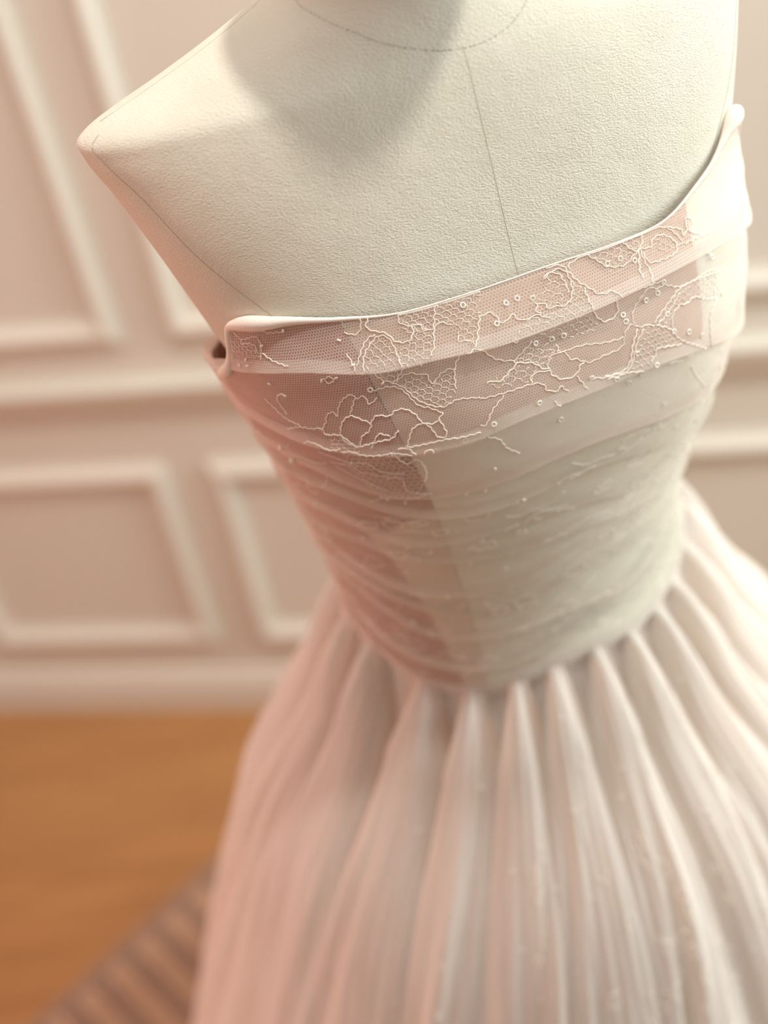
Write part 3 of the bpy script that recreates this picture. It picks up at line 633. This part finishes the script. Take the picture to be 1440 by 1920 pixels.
def net(poly, cell, ang):
    acc = Acc(); lo, hi = poly.min(0) - 1, poly.max(0) + 1; h = cell / math.sqrt(3); ca, sa = math.cos(ang), math.sin(ang); pts = {}
    cx, cz = poly.mean(0); R_ = max(hi - lo)
    def node(i, j, s):
        key = (i, j, s)
        if key not in pts:
            x = cell * (i + .5 * (j % 2)); y = 1.5 * h * j + (h * .5 if s else -h * .5)
            x += RNG.uniform(-.13, .13) * cell; y += RNG.uniform(-.13, .13) * cell; y *= .8
            pts[key] = np.array([cx + ca * x - sa * y, cz + sa * x + ca * y])
        return pts[key]
    n = int(R_ / cell) + 2
    for j in range(-int(n * 1.5), int(n * 1.5)):
        for i in range(-n, n):
            e = 1 if j % 2 else 0
            for a, b in (((i, j, 0), (i, j, 1)), ((i, j, 1), (i - 1 + e, j + 1, 0)), ((i, j, 1), (i + e, j + 1, 0))):
                p, q = node(*a), node(*b)
                if inside((p + q) / 2, poly):
                    pp, nn = lay(np.stack([p, (p + q) / 2, q]), .035); acc.add(*tube_vf(pp, nn, .018, 3))
    if acc.k:
        acc.v = [to_root(x) for x in acc.v]; o = acc.obj('open_net', M['net'], fold_of(cx / CM, cz)); o['kind'] = 'stuff'
for A in parse(NETS): net(flat(A), RNG.uniform(.36, .44), RNG.uniform(-.3, .3))
def ring_mesh(name, r, q, mat, n=14, m=6):
    v = np.array([[((r + q * math.cos(b)) * math.cos(a), (r + q * math.cos(b)) * math.sin(a), q * .7 * math.sin(b)) for b in np.arange(m) * 2 * math.pi / m] for a in np.arange(n) * 2 * math.pi / n])
    f = [(i * m + j, ((i + 1) % n) * m + j, ((i + 1) % n) * m + (j + 1) % m, i * m + (j + 1) % m) for i in range(n) for j in range(m)]
    me = bpy.data.meshes.new(name); me.from_pydata([tuple(x) for x in v.reshape(-1, 3) / 100], [], f); me.materials.append(mat); me.polygons.foreach_set('use_smooth', [True] * len(f)); return me
def ball_mesh(name, r, mat, sx=1.0):
    bm = bmesh.new(); bmesh.ops.create_uvsphere(bm, u_segments=10, v_segments=6, radius=r / 100)
    for v in bm.verts: v.co.x *= sx
    me = bpy.data.meshes.new(name); bm.to_mesh(me); bm.free(); me.materials.append(mat); me.polygons.foreach_set('use_smooth', [True] * len(me.polygons)); return me
def put(name, me, p, n, spin=0.0, tilt=.25, scale=1.0, parent=None):
    o = bpy.data.objects.new(name, me); COL.objects.link(o); o.parent = parent or gown
    z = Vector(n).normalized() + Vector((RNG.uniform(-tilt, tilt), RNG.uniform(-tilt, tilt), RNG.uniform(-tilt, tilt)))
    q = z.to_track_quat('Z', 'Y').to_matrix().to_4x4() @ Matrix.Rotation(spin, 4, 'Z')
    o.matrix_local = Matrix.Translation(Vector(p)) @ q @ Matrix.Scale(scale, 4); return o
SEQ = ring_mesh('sequin', .125, .042, M['sequin']); PEARL = ball_mesh('pearl', .18, M['bead']); BEAD = ball_mesh('bead', .07, M['bead'], 1.9)
def root_normal(n): return np.array([_cl * n[0] - _sl * n[2], n[1], _sl * n[0] + _cl * n[2]])
def stick(name, me, A, lift, tilt=.25):
    P_ = flat(np.atleast_2d(A)); p, n = lay(P_, lift)
    for a, b, c in zip(p, n, P_): put(name, me, to_root(a), root_normal(b), RNG.uniform(0, 6), tilt, parent=fold_of(c[0] / CM, c[1]))
SQ = parse(SEQUINS)[0]; stick('sequin', SEQ, SQ[:-2], .06); stick('pearl', PEARL, SQ[-2:], .1)
stick('bead', BEAD, parse(BEADS)[0], .07)
stick('sequin', SEQ, [(RNG.uniform(-75, 60), -22 - 15 * RNG.random()) for _ in range(34)], .05)
stick('bead', BEAD, [(RNG.uniform(-75, 60), -20 - 18 * RNG.random()) for _ in range(46)], .06)

# ---------------------------------------------------------------- the skirt
SEAM_U = np.linspace(-math.pi, math.pi, 1441)
SEAM_P = to_root(BODICE(SEAM_U, _seamz(SEAM_U), .15)) * 100
SC0 = np.array([0.0, 0.0])
SEAM_A = np.unwrap(np.arctan2(SEAM_P[:, 0] - SC0[0], -(SEAM_P[:, 1] - SC0[1])))
FLARE = curve([0, .4, 1.5, 3, 5, 8, 11, 16, 21, 27, 33, 45, 70, 108], [0, .3, .9, 1.6, 2.5, 3.9, 5.9, 9.5, 12.2, 14.6, 17, 21.5, 30, 42])
CONES = np.interp(np.radians([-83, -69, -46, -32, -18, -7, 7, 19, 31]), SEAM_U, SEAM_A).tolist()
a_ = CONES[-1]
while a_ < CONES[0] + 2 * math.pi - .32: a_ += RNG.uniform(.2, .27); CONES.append(a_)
CONES = np.array(CONES); CONES = CONES[CONES < CONES[0] + 2 * math.pi - .1]
def seam_at(a):
    a = np.asarray(a, float); lo = SEAM_A[0]; b = (a - lo) % (2 * math.pi) + lo
    return [np.interp(b, SEAM_A, SEAM_P[:, k]) for k in range(3)]
def noise1(a, seed, freqs):
    r = random.Random(seed); o = 0
    for f_ in freqs: o = o + r.uniform(.5, 1) * np.sin(f_ * a + r.uniform(0, 6.28))
    return o / len(freqs)
def skirt(name, off, amp, phase, mat, seed, dmax=108, na=1000):
    ds = np.r_[0, .25, .6, 1, 1.5, 2.1, 2.8, 3.6, 4.5, 5.5, 6.6, 7.8, 9, 10.4, 12, 14, 16, 18.5, 21, 24, 27, 30.5, 34, 38, 43, 50, 58, 68, 80, 94, dmax]
    a = np.linspace(0, 2 * math.pi, na, endpoint=False)
    sx, sy, sz = seam_at(a); rho = np.hypot(sx, sy); dx, dy = sx / rho, sy / rho
    c = np.sort(CONES % (2 * math.pi)) + phase
    ce = np.r_[c[-1] - 2 * math.pi, c, c[0] + 2 * math.pi]
    mids = (ce[1:] + ce[:-1]) / 2
    idx = np.clip(np.searchsorted(mids, a) , 0, len(ce) - 1)
    near = ce[idx]; left = np.where(idx > 0, near - mids[np.clip(idx - 1, 0, len(mids) - 1)], .12); right = np.where(idx < len(mids), mids[np.clip(idx, 0, len(mids) - 1)] - near, .12)
    x0 = a - near; half = np.where(x0 < 0, left, right)
    hgt = 1 + .25 * noise1(near * 37.0, seed, (1, 2.3, 3.1))
    rows, uvs = [], []
    rs = np.clip(sx / rho, -1, 1)
    for d in ds:
        wd_ = (.16 + .84 * np.clip(d / 6.5, 0, 1)**.8) * half
        x = np.abs(x0) / wd_
        ridge = np.clip(1 - x**3.2, 0, 1)**.8
        rise = smooth(d / 1.4) * (1 - .8 * smooth((d - 4) / 13)) * (.6 + .4 * smooth(d / 5))
        fine = .05 * np.sin(a * 150 + 2 * np.sin(a * 7) + .05 * d) * smooth(d / 4) * (1 - .5 * smooth((d - 20) / 20))
        wave = smooth((d - 4) / 14) * (.55 + d / 60) * (noise1(a, seed + 1, (17, 23, 29, 37)) + .5 * noise1(a + .004 * d, seed + 2, (51, 67, 83)))
        body = FLARE(d) * (1 + .12 * np.clip(rs - .2, 0, 1) * (1 - smooth((d - 12) / 30)))
        body = body * (1 - .12 * smooth((d - 30) / 40) * np.clip(sy / rho, 0, 1))
        r = rho + body + off * smooth(d / 1.5) + amp * (2.3 * (ridge - .6) * rise * hgt + fine + wave)
        zf = sz - d + (dmax - (sz - .9)) * smooth((d - 43) / (dmax - 43))
        rows.append(np.stack([r * dx, r * dy, zf], -1) / 100)
        uvs.append(np.stack([a * 30, np.full(na, d)], -1))
    rows = np.array(rows); global SKO
    V_ = np.concatenate([rows, rows[:, :1]], 1); U_ = np.concatenate([np.array(uvs), np.array(uvs)[:, :1] + [2 * math.pi * 30, 0]], 1)
    SKO = obj(name, V_.reshape(-1, 3), grid_faces(len(ds), na + 1).tolist(), mat, gown, uv=U_.reshape(-1, 2))
    return rows, ds
skirt('skirt_lining', -1.3, .35, .05, M['skirt_in'], 11, na=500)
skirt('under_tulle', -.6, .8, .04, M['skirt_mid'], 21)
SK, SD = skirt('skirt_overlay', 0.0, 1.0, 0.0, M['skirt_out'], 31)
# lace sprays and sequins on the skirt
def skirt_pt(a, d):
    na = SK.shape[1]; x = (a % (2 * math.pi)) / (2 * math.pi) * na; i = int(x) % na; fx = x - int(x); i2 = (i + 1) % na
    j = int(np.clip(np.searchsorted(SD, d) - 1, 0, len(SD) - 2)); fy = (d - SD[j]) / (SD[j + 1] - SD[j])
    p = (SK[j, i] * (1 - fx) + SK[j, i2] * fx) * (1 - fy) + (SK[j + 1, i] * (1 - fx) + SK[j + 1, i2] * fx) * fy
    n = np.cross(SK[j, i2] - SK[j, i], SK[j + 1, i] - SK[j, i]); n = n / np.linalg.norm(n)
    if n[0] * p[0] + n[1] * p[1] < 0: n = -n
    return p, n
def skirt_cord(P_, rad):
    s = spline(P_, .15); q = [skirt_pt(a, d) for a, d in zip(s[:, 0] / 30, s[:, 1])]
    p = np.array([x[0] + .0006 * x[1] for x in q]); n = np.array([x[1] for x in q]); n[:] = [root / np.linalg.norm(root) for root in n]
    v, f = tube_vf(p, n, rad / 100, 4); obj('lace_cord', v, f, M['cord'], SKO)
for i in range(150):
    a = RNG.choice([-.42, -.2, -.05, .1, .22, .38]) + RNG.gauss(0, .05); d = 4 + 36 * RNG.random()**.55
    if RNG.random() < .6: skirt_cord(flower(a * 30, d, RNG.uniform(.3, .6), 1.2), .034)
    else:
        st = [(a * 30, d)]; ang = RNG.uniform(.8, 2.3)
        for q in range(RNG.randint(3, 6)):
            ang += RNG.uniform(-1.1, 1.1); st.append((st[-1][0] + .35 * math.cos(ang), st[-1][1] + .5 * math.sin(ang)))
        skirt_cord(np.array(st), .034)
for i in range(60):
    p, n = skirt_pt(RNG.uniform(-1.0, 1.0), RNG.uniform(2, 38))
    put('sequin', SEQ, p + .0008 * n, n, 0, .4, parent=SKO)
